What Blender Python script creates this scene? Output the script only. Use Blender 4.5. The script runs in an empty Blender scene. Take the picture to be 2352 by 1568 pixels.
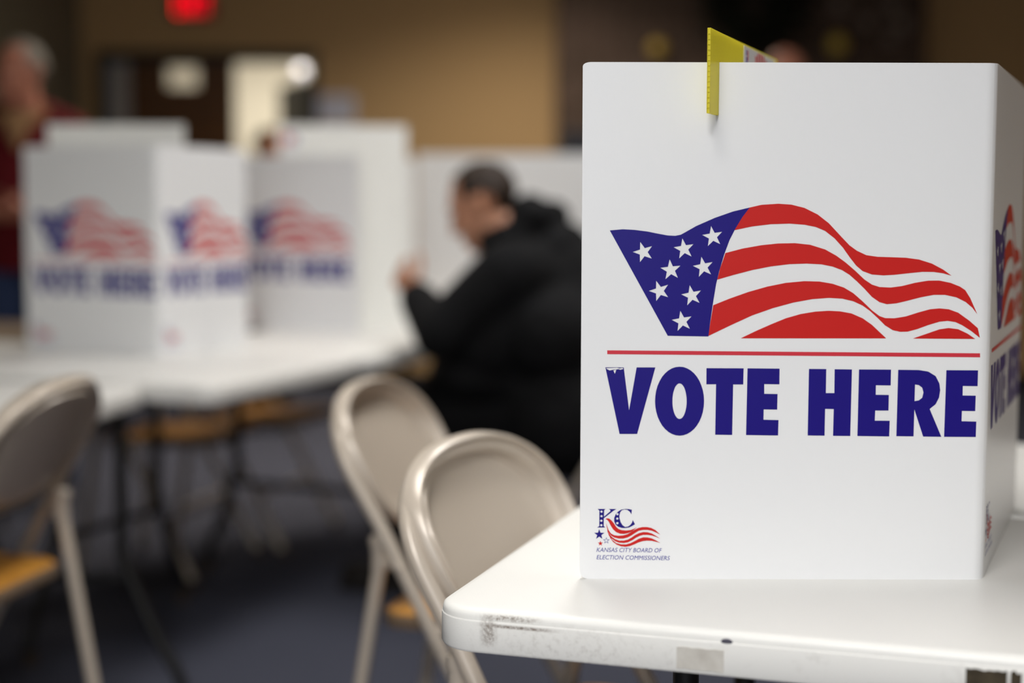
import bpy, bmesh, math, random
from mathutils import Vector, Matrix, Euler

scene = bpy.context.scene
COL = scene.collection
rnd = random.Random(7)

# ------------------------------------------------------------------ camera
cam_data = bpy.data.cameras.new('camera')
cam = bpy.data.objects.new('camera', cam_data)
COL.objects.link(cam)
cam.location = (0.0, 0.0, 1.1735)
cam.rotation_euler = (Matrix.Rotation(math.radians(90) - 0.0881, 3, 'X') @ Matrix.Rotation(0.0024, 3, 'Z')).to_euler()
cam_data.sensor_fit = 'HORIZONTAL'
cam_data.sensor_width = 36.0
cam_data.lens = 36.0 * 3600.0 / 2352.0
cam_data.clip_start = 0.05
cam_data.clip_end = 60
cam_data.dof.use_dof = True
cam_data.dof.focus_distance = 1.735
cam_data.dof.aperture_fstop = 1.5
scene.camera = cam

# ------------------------------------------------------------------ world, lamps, exposure
world = bpy.data.worlds.new('world')
scene.world = world
world.use_nodes = True
world.node_tree.nodes['Background'].inputs['Color'].default_value = (0.75, 0.85, 1.0, 1)
world.node_tree.nodes['Background'].inputs['Strength'].default_value = 0.6

def area(name, loc, size, power, color=(1, 1, 1), rot=(0, 0, 0), spread=180):
    ld = bpy.data.lights.new(name, 'AREA')
    ld.shape = 'RECTANGLE'
    ld.size, ld.size_y = size
    ld.energy = power
    ld.color = color
    ld.spread = math.radians(spread)
    o = bpy.data.objects.new(name, ld)
    o.location = loc
    o.rotation_euler = rot
    COL.objects.link(o)
    return o

COOL = (0.93, 0.96, 1.0)
NEUTRAL = (0.985, 0.985, 0.985)
WARM = (1.0, 0.90, 0.76)
# cool fill light, set in two added windows unseen behind the camera
FILL_WIN = [(-1.75, 1.25), (-0.35, 1.25)]
for wx, ww in FILL_WIN:
    area('window_fill', (wx, -3.12, 1.72), (ww, 1.5), 14, COOL, (math.radians(90), 0, 0))
# recessed ceiling fixtures: (x, y, watts)
TROFFERS = [(-0.45, -1.5, 102), (-0.45, 0.0, 22), (0.05, 2.5, 18), (0.50, 4.5, 27), (0.15, 8.3, 35), (3.0, 5.6, 4), (-1.0, 6.6, 15)]
for tx, ty, tp in TROFFERS:
    area('ceiling_lamp', (tx, ty, 2.86), (0.56, 1.16), tp, WARM if ty > 5 else NEUTRAL, (0, 0, 0), 105 if tx < -.9 and ty > 6 else 140 if ty > 5 else 165)

scene.view_settings.view_transform = 'Standard'
scene.view_settings.look = 'None'
scene.view_settings.exposure = 0.13
scene.view_settings.gamma = 1.0
scene.view_settings.use_curve_mapping = False
scene.cycles.use_denoising = True
scene.cycles.max_bounces = 8
scene.cycles.sample_clamp_indirect = 8.0

# ------------------------------------------------------------------ helpers
def lin(h):
    h = h.lstrip('#')
    out = []
    for i in (0, 2, 4):
        c = int(h[i:i + 2], 16) / 255.0
        out.append(c / 12.92 if c <= 0.04045 else ((c + 0.055) / 1.055) ** 2.4)
    return (*out, 1.0)

def mat(name, color, rough=0.6, spec=0.4, metal=0.0, noise=None, bump=None, emit=None):
    """principled material; noise = (scale, second colour, amount), bump = (scale, strength)"""
    m = bpy.data.materials.new(name)
    m.use_nodes = True
    nt = m.node_tree
    b = nt.nodes['Principled BSDF']
    c = lin(color) if isinstance(color, str) else (*color, 1)
    b.inputs['Base Color'].default_value = c
    b.inputs['Roughness'].default_value = rough
    b.inputs['Specular IOR Level'].default_value = spec
    b.inputs['Metallic'].default_value = metal
    tc = nt.nodes.new('ShaderNodeTexCoord')
    if noise:
        n = nt.nodes.new('ShaderNodeTexNoise')
        n.inputs['Scale'].default_value = noise[0]
        n.inputs['Detail'].default_value = 5
        nt.links.new(tc.outputs['Object'], n.inputs['Vector'])
        r = nt.nodes.new('ShaderNodeValToRGB')
        r.color_ramp.elements[0].position = 0.5 - 0.25 / max(noise[2], .05) * .5
        r.color_ramp.elements[1].position = 0.5 + 0.25 / max(noise[2], .05) * .5
        r.color_ramp.elements[0].color = c
        r.color_ramp.elements[1].color = lin(noise[1])
        nt.links.new(n.outputs['Fac'], r.inputs['Fac'])
        nt.links.new(r.outputs['Color'], b.inputs['Base Color'])
    if bump:
        n2 = nt.nodes.new('ShaderNodeTexNoise')
        n2.inputs['Scale'].default_value = bump[0]
        n2.inputs['Detail'].default_value = 4
        nt.links.new(tc.outputs['Object'], n2.inputs['Vector'])
        bp = nt.nodes.new('ShaderNodeBump')
        bp.inputs['Strength'].default_value = bump[1]
        bp.inputs['Distance'].default_value = 0.01
        nt.links.new(n2.outputs['Fac'], bp.inputs['Height'])
        nt.links.new(bp.outputs['Normal'], b.inputs['Normal'])
    if emit:
        b.inputs['Emission Color'].default_value = lin(emit[0])
        b.inputs['Emission Strength'].default_value = emit[1]
    return m

class MB:
    """collects shapes in one bmesh, then links them as ONE mesh object"""
    def __init__(self):
        self.bm = bmesh.new()
        self.mi = 0
    def face(self, vs):
        try:
            f = self.bm.faces.new(vs)
            f.material_index = self.mi
            return f
        except ValueError:
            return None
    def box(self, lo, hi, M=None):
        M = M or Matrix()
        v = [self.bm.verts.new(M @ Vector((x, y, z))) for x in (lo[0], hi[0]) for y in (lo[1], hi[1]) for z in (lo[2], hi[2])]
        for a in ((0, 1, 3, 2), (4, 6, 7, 5), (0, 4, 5, 1), (2, 3, 7, 6), (0, 2, 6, 4), (1, 5, 7, 3)):
            self.face([v[i] for i in a])
    def loft(self, loops, closed=True, cap0=True, cap1=True):
        rows = [[self.bm.verts.new(Vector(p)) for p in lp] for lp in loops]
        n = len(rows[0])
        for r0, r1 in zip(rows, rows[1:]):
            for i in range(n if closed else n - 1):
                j = (i + 1) % n
                self.face([r0[i], r0[j], r1[j], r1[i]])
        if cap0 and closed: self.face(list(reversed(rows[0])))
        if cap1 and closed: self.face(rows[-1])
        return rows
    def tube(self, pts, r, seg=10, cap=True):
        pts = [Vector(p) for p in pts]
        rs = r if isinstance(r, (list, tuple)) else [r] * len(pts)
        ts = []
        for i in range(len(pts)):
            a = pts[max(i - 1, 0)]; b = pts[min(i + 1, len(pts) - 1)]
            ts.append((b - a).normalized())
        up = Vector((0, 0, 1)) if abs(ts[0].z) < .9 else Vector((1, 0, 0))
        nrm = ts[0].cross(up).normalized()
        loops = []
        for i, p in enumerate(pts):
            nrm = (nrm - ts[i] * nrm.dot(ts[i])).normalized()
            bn = ts[i].cross(nrm)
            loops.append([p + (nrm * math.cos(a) + bn * math.sin(a)) * rs[i] for a in [2 * math.pi * k / seg for k in range(seg)]])
        self.loft(loops, True, cap, cap)
    def ellipsoid(self, c, r, M=None, seg=14, rings=9):
        M = M or Matrix()
        c = Vector(c)
        loops = []
        for i in range(1, rings):
            t = math.pi * i / rings
            loops.append([M @ (c + Vector((r[0] * math.sin(t) * math.cos(2 * math.pi * k / seg), r[1] * math.sin(t) * math.sin(2 * math.pi * k / seg), -r[2] * math.cos(t)))) for k in range(seg)])
        rows = self.loft(loops, True, False, False)
        a = self.bm.verts.new(M @ (c - Vector((0, 0, r[2]))))
        b = self.bm.verts.new(M @ (c + Vector((0, 0, r[2]))))
        for k in range(seg):
            j = (k + 1) % seg
            self.face([a, rows[0][j], rows[0][k]])
            self.face([b, rows[-1][k], rows[-1][j]])
    def capsule(self, p0, p1, r0, r1, seg=12):
        p0, p1 = Vector(p0), Vector(p1)
        d = (p1 - p0)
        L = d.length
        d = d / max(L, 1e-6)
        pts, rs = [], []
        for t in (-1, -.85, -.55, 0):
            pts.append(p0 + d * r0 * t); rs.append(max(r0 * math.sqrt(1 - t * t), r0 * .12))
        for t in (0, .55, .85, 1):
            pts.append(p1 + d * r1 * t); rs.append(max(r1 * math.sqrt(1 - t * t), r1 * .12))
        self.tube(pts, rs, seg)
    def prism(self, pts, y0, y1, M=None):
        """closed outline (x, z) extruded in y"""
        M = M or Matrix()
        a = [self.bm.verts.new(M @ Vector((x, y0, z))) for x, z in pts]
        b = [self.bm.verts.new(M @ Vector((x, y1, z))) for x, z in pts]
        n = len(pts)
        for i in range(n):
            j = (i + 1) % n
            self.face([a[i], a[j], b[j], b[i]])
        self.face(list(reversed(a))); self.face(b)
    def fill(self, loops, y=0.0):
        """planar face with holes in the xz plane, from outlines; triangulated"""
        bm2 = bmesh.new()
        es = []
        for lp in loops:
            vs = [bm2.verts.new((x, y, z)) for x, z in lp]
            for i in range(len(vs)):
                es.append(bm2.edges.new((vs[i], vs[(i + 1) % len(vs)])))
        bmesh.ops.triangle_fill(bm2, use_beauty=True, use_dissolve=False, edges=es, normal=(0, -1, 0))
        mp = {}
        for f in bm2.faces:
            vv = []
            for v in f.verts:
                if v not in mp: mp[v] = self.bm.verts.new(v.co)
                vv.append(mp[v])
            self.face(vv)
        bm2.free()
    def build(self, name, mats, parent=None, smooth=True, recalc=True, M=None):
        if recalc: bmesh.ops.recalc_face_normals(self.bm, faces=self.bm.faces)
        me = bpy.data.meshes.new(name)
        self.bm.to_mesh(me); self.bm.free()
        for m in (mats if isinstance(mats, (list, tuple)) else [mats]): me.materials.append(m)
        if smooth:
            me.shade_smooth()
            try: me.set_sharp_from_angle(angle=math.radians(38))
            except Exception: pass
        o = bpy.data.objects.new(name, me)
        COL.objects.link(o)
        if parent: o.parent = parent
        if M is not None: o.matrix_local = M
        return o

def thing(name, label, cat, loc=(0, 0, 0), rotz=0.0, group=None):
    o = bpy.data.objects.new(name, None)
    o.empty_display_size = .05
    o.location = loc; o.rotation_euler = (0, 0, rotz)
    COL.objects.link(o)
    o['label'] = label; o['category'] = cat
    if group: o['group'] = group
    return o
def tag(o, label, cat, group=None):
    o['label'] = label; o['category'] = cat
    if group: o['group'] = group
    return o
def struct(o, label=None):
    o['kind'] = 'structure'
    if label: o['label'] = label
    return o
def copy_tree(o, parent=None):
    c = o.copy(); COL.objects.link(c)
    if parent: c.parent = parent
    for ch in [x for x in bpy.data.objects if x.parent == o]:
        copy_tree(ch, c)
    return c
def rounded_rect(x0, y0, x1, y1, r, n=7):
    out = []
    for cx, cy, a0 in ((x1 - r, y1 - r, 0), (x0 + r, y1 - r, 90), (x0 + r, y0 + r, 180), (x1 - r, y0 + r, 270)):
        for k in range(n + 1):
            a = math.radians(a0 + 90 * k / n)
            out.append((cx + r * math.cos(a), cy + r * math.sin(a)))
    return out
def smooth_path(pts, n=6):
    """Catmull-Rom through the points"""
    P = [Vector(p) for p in pts]
    P = [P[0] * 2 - P[1]] + P + [P[-1] * 2 - P[-2]]
    out = []
    for i in range(1, len(P) - 2):
        for k in range(n):
            t = k / n
            a, b, c, d = P[i - 1], P[i], P[i + 1], P[i + 2]
            out.append(.5 * ((2 * b) + (c - a) * t + (2 * a - 5 * b + 4 * c - d) * t * t + (3 * b - a - 3 * c + d) * t ** 3))
    out.append(P[-2])
    return out

# ------------------------------------------------------------------ materials
def corrugated(name, color, rough, scale=260.0, strength=.10, vertical=True):
    """twin-wall plastic sheet: faint straight flutes"""
    m = mat(name, color, rough, .5)
    nt = m.node_tree; b = nt.nodes['Principled BSDF']
    tc = nt.nodes.new('ShaderNodeTexCoord')
    w = nt.nodes.new('ShaderNodeTexWave')
    w.wave_type = 'BANDS'; w.bands_direction = 'X' if vertical else 'Z'
    w.inputs['Scale'].default_value = scale / 6.2832 * 1.0
    w.inputs['Distortion'].default_value = .4
    nt.links.new(tc.outputs['Object'], w.inputs['Vector'])
    bp = nt.nodes.new('ShaderNodeBump')
    bp.inputs['Strength'].default_value = strength
    bp.inputs['Distance'].default_value = .0006
    nt.links.new(w.outputs['Fac'], bp.inputs['Height'])
    nt.links.new(bp.outputs['Normal'], b.inputs['Normal'])
    return m
M_BOOTH = corrugated('white_corrugated_plastic', '#ebecee', .30, 1300, .03)
M_SHEET = corrugated('white_plastic_sheet', '#f0f0ec', .45, 900, .1)
M_YELLOW = corrugated('yellow_corrugated_plastic', '#f6ec52', .33, 1200, .15, False)
_nt = M_YELLOW.node_tree; _tr = _nt.nodes.new('ShaderNodeBsdfTranslucent'); _tr.inputs['Color'].default_value = lin('#fbf47e')
_mx = _nt.nodes.new('ShaderNodeMixShader'); _mx.inputs[0].default_value = .6
_nt.links.new(_nt.nodes['Principled BSDF'].outputs[0], _mx.inputs[1]); _nt.links.new(_tr.outputs[0], _mx.inputs[2])
_nt.links.new(_mx.outputs[0], _nt.nodes['Material Output'].inputs['Surface'])
M_RED = mat('red_print_ink', '#c81f1c', .36, .3)
M_RED2 = mat('red_rule_ink', '#cf3040', .36, .45)
M_BLUE = mat('blue_print_ink', '#180a7a', .36, .3)
M_BLUE2 = mat('thin_blue_print_ink', '#4a4b9c', .4, .4)
M_WHITEINK = mat('white_print', '#ececee', .36, .45)
M_CHAIR = mat('beige_enamelled_steel', '#c3b7a9', .30, .6, .1)
M_PAN = mat('brown_enamelled_steel', '#75624f', .4, .5)
M_CHAIRD = mat('rubber_foot_grey', '#4a4038', .7, .3)
M_PAD = mat('tan_seat_board', '#c48a33', .45, .4, noise=(14, '#ad7526', .6))
M_LEG = mat('black_painted_steel', '#121213', .42, .5)
M_CARPET = mat('blue_grey_carpet', '#494b58', .95, .1, noise=(90, '#535562', .8), bump=(700, .5))

def table_material(scuffs=()):
    """white moulded plastic with scuffs near one corner"""
    m = mat('white_moulded_plastic', '#efeeea', .38, .45, bump=(500, .05))
    nt = m.node_tree; b = nt.nodes['Principled BSDF']
    tc = nt.nodes.new('ShaderNodeTexCoord')
    n = nt.nodes.new('ShaderNodeTexNoise'); n.inputs['Scale'].default_value = 70; n.inputs['Detail'].default_value = 8; n.inputs['Roughness'].default_value = .7
    nt.links.new(tc.outputs['Object'], n.inputs['Vector'])
    n3 = nt.nodes.new('ShaderNodeTexNoise'); n3.inputs['Scale'].default_value = 9; n3.inputs['Detail'].default_value = 3
    nt.links.new(tc.outputs['Object'], n3.inputs['Vector'])
    mul = nt.nodes.new('ShaderNodeMath'); mul.operation = 'MULTIPLY'
    nt.links.new(n.outputs['Fac'], mul.inputs[0]); nt.links.new(n3.outputs['Fac'], mul.inputs[1])
    # only the side wall gets scuffed
    sep = nt.nodes.new('ShaderNodeSeparateXYZ'); nt.links.new(tc.outputs['Object'], sep.inputs[0])
    rz = nt.nodes.new('ShaderNodeMapRange'); rz.inputs['From Min'].default_value = -.006; rz.inputs['From Max'].default_value = -.012
    nt.links.new(sep.outputs['Z'], rz.inputs['Value'])
    r = nt.nodes.new('ShaderNodeMapRange'); r.inputs['From Min'].default_value = .30; r.inputs['From Max'].default_value = .44; r.inputs['To Max'].default_value = .22
    nt.links.new(mul.outputs[0], r.inputs['Value'])
    m2 = nt.nodes.new('ShaderNodeMath'); m2.operation = 'MULTIPLY'
    nt.links.new(r.outputs[0], m2.inputs[0]); nt.links.new(rz.outputs[0], m2.inputs[1])
    mx = nt.nodes.new('ShaderNodeMix'); mx.data_type = 'RGBA'
    mx.inputs[6].default_value = lin('#efeeea'); mx.inputs[7].default_value = lin('#8d8278')
    nt.links.new(m2.outputs[0], mx.inputs[0])
    last = mx.outputs[2]
    def band(axis, c, h, soft):
        sub = nt.nodes.new('ShaderNodeMath'); sub.operation = 'SUBTRACT'; nt.links.new(sep.outputs[axis], sub.inputs[0]); sub.inputs[1].default_value = c
        ab = nt.nodes.new('ShaderNodeMath'); ab.operation = 'ABSOLUTE'; nt.links.new(sub.outputs[0], ab.inputs[0])
        r_ = nt.nodes.new('ShaderNodeMapRange'); r_.interpolation_type = 'SMOOTHSTEP'
        r_.inputs['From Min'].default_value = h + soft; r_.inputs['From Max'].default_value = h - soft
        nt.links.new(ab.outputs[0], r_.inputs['Value'])
        return r_.outputs[0]
    for cx, hx, cz, hz, sc, amt, lo in scuffs:                  # single scuffs: place and size on the side wall, grain, strength
        q = nt.nodes.new('ShaderNodeMath'); q.operation = 'MULTIPLY'
        nt.links.new(band('X', cx, hx, hx * .6), q.inputs[0]); nt.links.new(band('Z', cz, hz, hz * .6), q.inputs[1])
        yb = nt.nodes.new('ShaderNodeMapRange'); yb.inputs['From Min'].default_value = .03; yb.inputs['From Max'].default_value = .01; nt.links.new(sep.outputs['Y'], yb.inputs['Value'])
        q2 = nt.nodes.new('ShaderNodeMath'); q2.operation = 'MULTIPLY'; nt.links.new(q.outputs[0], q2.inputs[0]); nt.links.new(yb.outputs[0], q2.inputs[1])
        n_ = nt.nodes.new('ShaderNodeTexNoise'); n_.inputs['Scale'].default_value = sc; n_.inputs['Detail'].default_value = 6; n_.inputs['Roughness'].default_value = .75
        nt.links.new(tc.outputs['Object'], n_.inputs['Vector'])
        g_ = nt.nodes.new('ShaderNodeMapRange'); g_.inputs['From Min'].default_value = lo; g_.inputs['From Max'].default_value = lo + .22; g_.inputs['To Max'].default_value = amt
        nt.links.new(n_.outputs['Fac'], g_.inputs['Value'])
        q3 = nt.nodes.new('ShaderNodeMath'); q3.operation = 'MULTIPLY'; nt.links.new(q2.outputs[0], q3.inputs[0]); nt.links.new(g_.outputs[0], q3.inputs[1])
        k_ = nt.nodes.new('ShaderNodeMix'); k_.data_type = 'RGBA'; k_.inputs[7].default_value = lin('#7d6f64')
        nt.links.new(q3.outputs[0], k_.inputs[0]); nt.links.new(last, k_.inputs[6]); last = k_.outputs[2]
    nt.links.new(last, b.inputs['Base Color'])
    return m
M_TABLE = table_material()
M_TABLE_SCUFFED = table_material([(.0685, .0075, -.0230, .0120, 260, .8, .36), (.1020, .0330, -.0155, .0016, 300, .95, .34), (.0920, .0260, -.0070, .0028, 350, .9, .38),
                                  (.1500, .0650, -.0300, .0150, 130, .35, .50), (.2300, .0500, -.0330, .0120, 120, .3, .52), (.1700, .1000, -.0470, .0015, 200, .5, .45)])
M_SCUFF = mat('brown_grey_scuff', '#8a7d72', .8, .2, noise=(160, '#d5d1ca', .8))
M_TAPE = mat('grey_tape_residue', '#b9b4ac', .7, .25, noise=(45, '#d3d0c9', .5))
M_TAPED = mat('dark_brown_residue', '#4b4232', .7, .25, noise=(60, '#2c261c', .6))
M_INKSPOT = mat('dark_ink_spot', '#4c4a58', .6, .3)
M_WALLTAN = mat('tan_wall_paint', '#bf9e72', .75, .25, bump=(80, .03))
M_WALLOL = mat('olive_grey_wall_paint', '#7b7666', .8, .25)
M_WALLW = mat('off_white_paint', '#c9c5bb', .8, .25)
M_CREAM = mat('cream_hallway_paint', '#e3dccb', .8, .25)
M_CEIL = mat('ceiling_tile_grey', '#8a867e', .9, .1, bump=(120, .3))
M_DARKFRAME = mat('dark_bronze_frame', '#15110d', .5, .4)
M_WOOD = mat('brown_door_veneer', '#6b4318', .4, .4, noise=(6, '#55330f', .5))

def brick_material():
    m = mat('dark_brown_brick', '#4a3a32', .85, .2)
    nt = m.node_tree; b = nt.nodes['Principled BSDF']
    tc = nt.nodes.new('ShaderNodeTexCoord')
    mp = nt.nodes.new('ShaderNodeMapping'); mp.inputs['Rotation'].default_value = (math.radians(90), 0, 0)
    nt.links.new(tc.outputs['Object'], mp.inputs['Vector'])
    br = nt.nodes.new('ShaderNodeTexBrick')
    br.inputs['Scale'].default_value = 1.0
    br.inputs['Brick Width'].default_value = .215; br.inputs['Row Height'].default_value = .075
    br.inputs['Mortar Size'].default_value = .006
    br.inputs['Color1'].default_value = lin('#54433b'); br.inputs['Color2'].default_value = lin('#43342c')
    br.inputs['Mortar'].default_value = lin('#6a5f56')
    br.inputs['Bias'].default_value = 0
    nt.links.new(mp.outputs[0], br.inputs['Vector'])
    nt.links.new(br.outputs['Color'], b.inputs['Base Color'])
    bp = nt.nodes.new('ShaderNodeBump'); bp.inputs['Strength'].default_value = .6; bp.inputs['Distance'].default_value = .01; bp.invert = True
    nt.links.new(br.outputs['Fac'], bp.inputs['Height']); nt.links.new(bp.outputs['Normal'], b.inputs['Normal'])
    return m
M_BRICK = brick_material()
M_SKIN = mat('skin_tone', '#c08a6c', .5, .4, noise=(30, '#b57f63', .5))
M_SKIN2 = mat('ruddy_skin_tone', '#b07660', .5, .4, noise=(30, '#a86c58', .5))
M_HAIRD = mat('dark_brown_hair', '#2b1d13', .55, .35, bump=(220, .5))
M_HAIRG = mat('grey_hair', '#77716a', .6, .35, bump=(220, .5))
M_BLACKFAB = mat('black_fleece', '#111112', .9, .15, noise=(12, '#18181a', .6), bump=(160, .25))
M_TROUSER = mat('black_trousers', '#0c0c0e', .9, .15)
M_MAROON = mat('maroon_knit', '#5a0f16', .85, .2, bump=(260, .3))
M_TANSHIRT = mat('tan_shirt', '#8d6c4c', .85, .2)
M_JEANS = mat('blue_denim', '#2f3a57', .9, .15, noise=(60, '#26304a', .6))
M_SHOE = mat('dark_leather', '#171310', .5, .4)
M_EYE = mat('eye_dark', '#2a211c', .2, .5)
M_GREYFAB = mat('grey_sweatshirt', '#6d6a6c', .9, .15)
M_NAVYFAB = mat('navy_cardigan', '#2b2e42', .9, .15)
M_GLASS = mat('window_glass', '#ffffff', .02, .5)
_g = M_GLASS.node_tree.nodes['Principled BSDF']; _g.inputs['Transmission Weight'].default_value = 1.0
M_PAPER = mat('pale_blue_white_paper', '#c9cbdc', .7, .3)
# ------------------------------------------------------------------ print outlines, in tenths of a millimetre on the booth panel
FLAG = {
  'canton': [(314,3981),(459,3994),(586,3988),(733,3970),(860,3945),(966,3926),(1050,3922),(1113,3935),(1165,3964),(1280,4030),(1489,4123),(1699,4197),(1883,4241),(1805,4138),(1723,4001),(1661,3875),(1601,3707),(1550,3527),(1517,3379),(1482,3147),(1457,2956),(1438,2788),(978,2795)],
  'stripe1': [(1883,4241),(2013,4271),(2202,4284),(2350,4274),(2497,4238),(2646,4165),(2774,4067),(2903,3931),(3011,3820),(3097,3759),(3203,3710),(3330,3692),(3478,3688),(3647,3682),(3795,3663),(3944,3617),(4072,3550),(4169,3481),(4073,3508),(3967,3523),(3841,3524),(3693,3509),(3525,3490),(3398,3483),(3271,3493),(3165,3531),(3090,3594),(3014,3689),(2938,3794),(2841,3899),(2734,3981),(2628,4025),(2501,4050),(2332,4062),(2122,4055),(1912,4029),(1715,3987),(1805,4138)],
  'stripe2': [(1617,3730),(1810,3781),(2020,3819),(2210,3839),(2399,3843),(2568,3825),(2738,3773),(2866,3703),(2973,3626),(3081,3535),(3188,3436),(3274,3379),(3359,3352),(3486,3346),(3612,3363),(3759,3400),(3907,3425),(4033,3426),(4161,3400),(4268,3358),(4328,3318),(4387,3228),(4471,3048),(4412,3122),(4336,3185),(4229,3238),(4101,3265),(3974,3265),(3827,3237),(3680,3198),(3554,3168),(3448,3158),(3363,3181),(3277,3240),(3191,3331),(3104,3415),(3018,3489),(2933,3541),(2826,3581),(2699,3606),(2530,3614),(2340,3607),(2130,3581),(1920,3539),(1709,3483),(1529,3430),(1560,3559)],
  'stripe3': [(1488,3142),(1671,3217),(1881,3292),(2092,3353),(2302,3396),(2513,3416),(2682,3412),(2830,3387),(2958,3345),(3065,3282),(3173,3189),(3281,3087),(3367,3024),(3431,3001),(3537,2999),(3663,3020),(3810,3067),(3936,3102),(4042,3112),(4148,3102),(4255,3064),(4384,2973),(4482,2889),(4508,2780),(4408,2857),(4301,2924),(4226,2958),(4141,2971),(4046,2962),(3920,2923),(3794,2876),(3688,2848),(3604,2846),(3519,2865),(3433,2918),(3346,3003),(3260,3081),(3174,3142),(3067,3191),(2939,3220),(2791,3228),(2601,3213),(2391,3174),(2159,3110),(1928,3027),(1697,2920),(1438,2794),(1459,2956)],
  'hill1': [(1803,2768),(1973,2851),(2141,2926),(2309,2996),(2478,3045),(2646,3073),(2794,3082),(2921,3076),(3049,3053),(3177,2998),(3284,2924),(3371,2843),(3449,2771)],
  'hill2': [(3750,2770),(3901,2823),(4048,2875),(4153,2890),(4260,2877),(4367,2827),(4456,2767)],
  'rule': [(295,2628),(4515,2604),(4517,2559),(296,2585)],
  'star0': [(657,3853),(709,3784),(791,3807),(742,3738),(790,3666),(708,3692),(656,3625),(654,3711),(573,3740),(655,3767)],
  'star1': [(1130,3894),(1172,3818),(1257,3830),(1198,3768),(1237,3690),(1159,3728),(1097,3668),(1108,3753),(1032,3794),(1116,3809)],
  'star2': [(1451,4033),(1492,3957),(1577,3969),(1519,3907),(1557,3830),(1479,3867),(1418,3808),(1429,3893),(1352,3933),(1437,3949)],
  'star3': [(990,3658),(1027,3580),(1113,3588),(1051,3529),(1085,3450),(1009,3491),(945,3434),(960,3519),(886,3563),(971,3574)],
  'star4': [(1346,3689),(1390,3615),(1475,3630),(1418,3566),(1459,3489),(1380,3524),(1321,3462),(1329,3548),(1251,3586),(1335,3604)],
  'star5': [(841,3416),(894,3348),(976,3373),(928,3302),(978,3231),(895,3256),(844,3187),(841,3273),(759,3302),(840,3330)],
  'star6': [(1219,3368),(1263,3294),(1348,3309),(1291,3244),(1333,3168),(1253,3203),(1194,3140),(1202,3226),(1124,3264),(1208,3283)],
  'star7': [(1117,3078),(1160,3003),(1245,3016),(1187,2953),(1227,2875),(1148,2912),(1088,2850),(1097,2936),(1020,2976),(1104,2993)],
}
LETTERS = {
  'V': [(276,2434),(484,2434),(549,1947),(630,2435),(842,2435),(643,1675),(443,1674)],
  'O': [(1399,2052),(1396,1990),(1387,1930),(1371,1873),(1349,1820),(1321,1773),(1288,1732),(1251,1700),(1211,1676),(1169,1661),(1125,1656),(1081,1661),(1039,1676),(998,1699),(960,1732),(926,1772),(898,1819),(874,1872),(857,1929),(846,1989),(842,2051),(845,2112),(854,2172),(870,2229),(893,2282),(920,2329),(953,2369),(990,2401),(1030,2425),(1072,2439),(1116,2444),(1159,2440),(1202,2425),(1242,2402),(1280,2370),(1314,2330),(1343,2283),(1366,2230),(1384,2173),(1395,2113)],
  'Oi': [(1201,2051),(1201,2020),(1198,1988),(1193,1959),(1187,1932),(1179,1907),(1170,1887),(1159,1870),(1148,1858),(1135,1850),(1123,1848),(1110,1850),(1098,1857),(1086,1870),(1075,1886),(1065,1907),(1056,1931),(1049,1959),(1044,1988),(1041,2019),(1040,2051),(1040,2083),(1043,2114),(1047,2143),(1054,2171),(1062,2195),(1071,2216),(1082,2232),(1093,2244),(1105,2252),(1118,2254),(1131,2252),(1143,2245),(1155,2232),(1166,2216),(1176,2195),(1184,2171),(1191,2144),(1196,2114),(1200,2083)],
  'T': [(1421,2428),(1842,2427),(1840,2243),(1726,2243),(1723,1666),(1530,1668),(1532,2245),(1422,2244)],
  'E1': [(1886,2427),(2249,2424),(2250,2246),(2078,2248),(2080,2137),(2231,2135),(2230,1957),(2077,1959),(2076,1841),(2247,1837),(2245,1661),(1881,1665)],
  'H': [(2582,2422),(2778,2421),(2779,2147),(2875,2147),(2873,2419),(3069,2417),(3066,1657),(2870,1658),(2872,1965),(2774,1967),(2774,1660),(2582,1662)],
  'E2': [(3149,2417),(3512,2416),(3512,2236),(3344,2238),(3345,2129),(3494,2127),(3494,1949),(3343,1949),(3341,1833),(3511,1832),(3509,1653),(3147,1657)],
  'R': [(3593,2414),(3827,2412),(3933,2395),(4019,2344),(4064,2259),(4075,2184),(4064,2099),(4028,2024),(3961,1968),(4102,1650),(3895,1652),(3787,1963),(3786,1654),(3590,1656)],
  'Ri': [(3788,2248),(3831,2241),(3870,2212),(3886,2156),(3873,2096),(3835,2066),(3787,2057)],
  'E3': [(4139,2411),(4498,2410),(4498,2230),(4330,2232),(4331,2123),(4480,2121),(4479,1945),(4328,1947),(4327,1829),(4495,1825),(4494,1649),(4133,1650)],
  'scr1': [(282,2425),(409,2430),(462,2417),(367,2409),(325,2400),(299,2413)],
  'scr2': [(367,2400),(399,2409),(384,2362)],
  'scr3': [(416,2421),(473,2428),(477,2417),(443,2407)],
}
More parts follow.
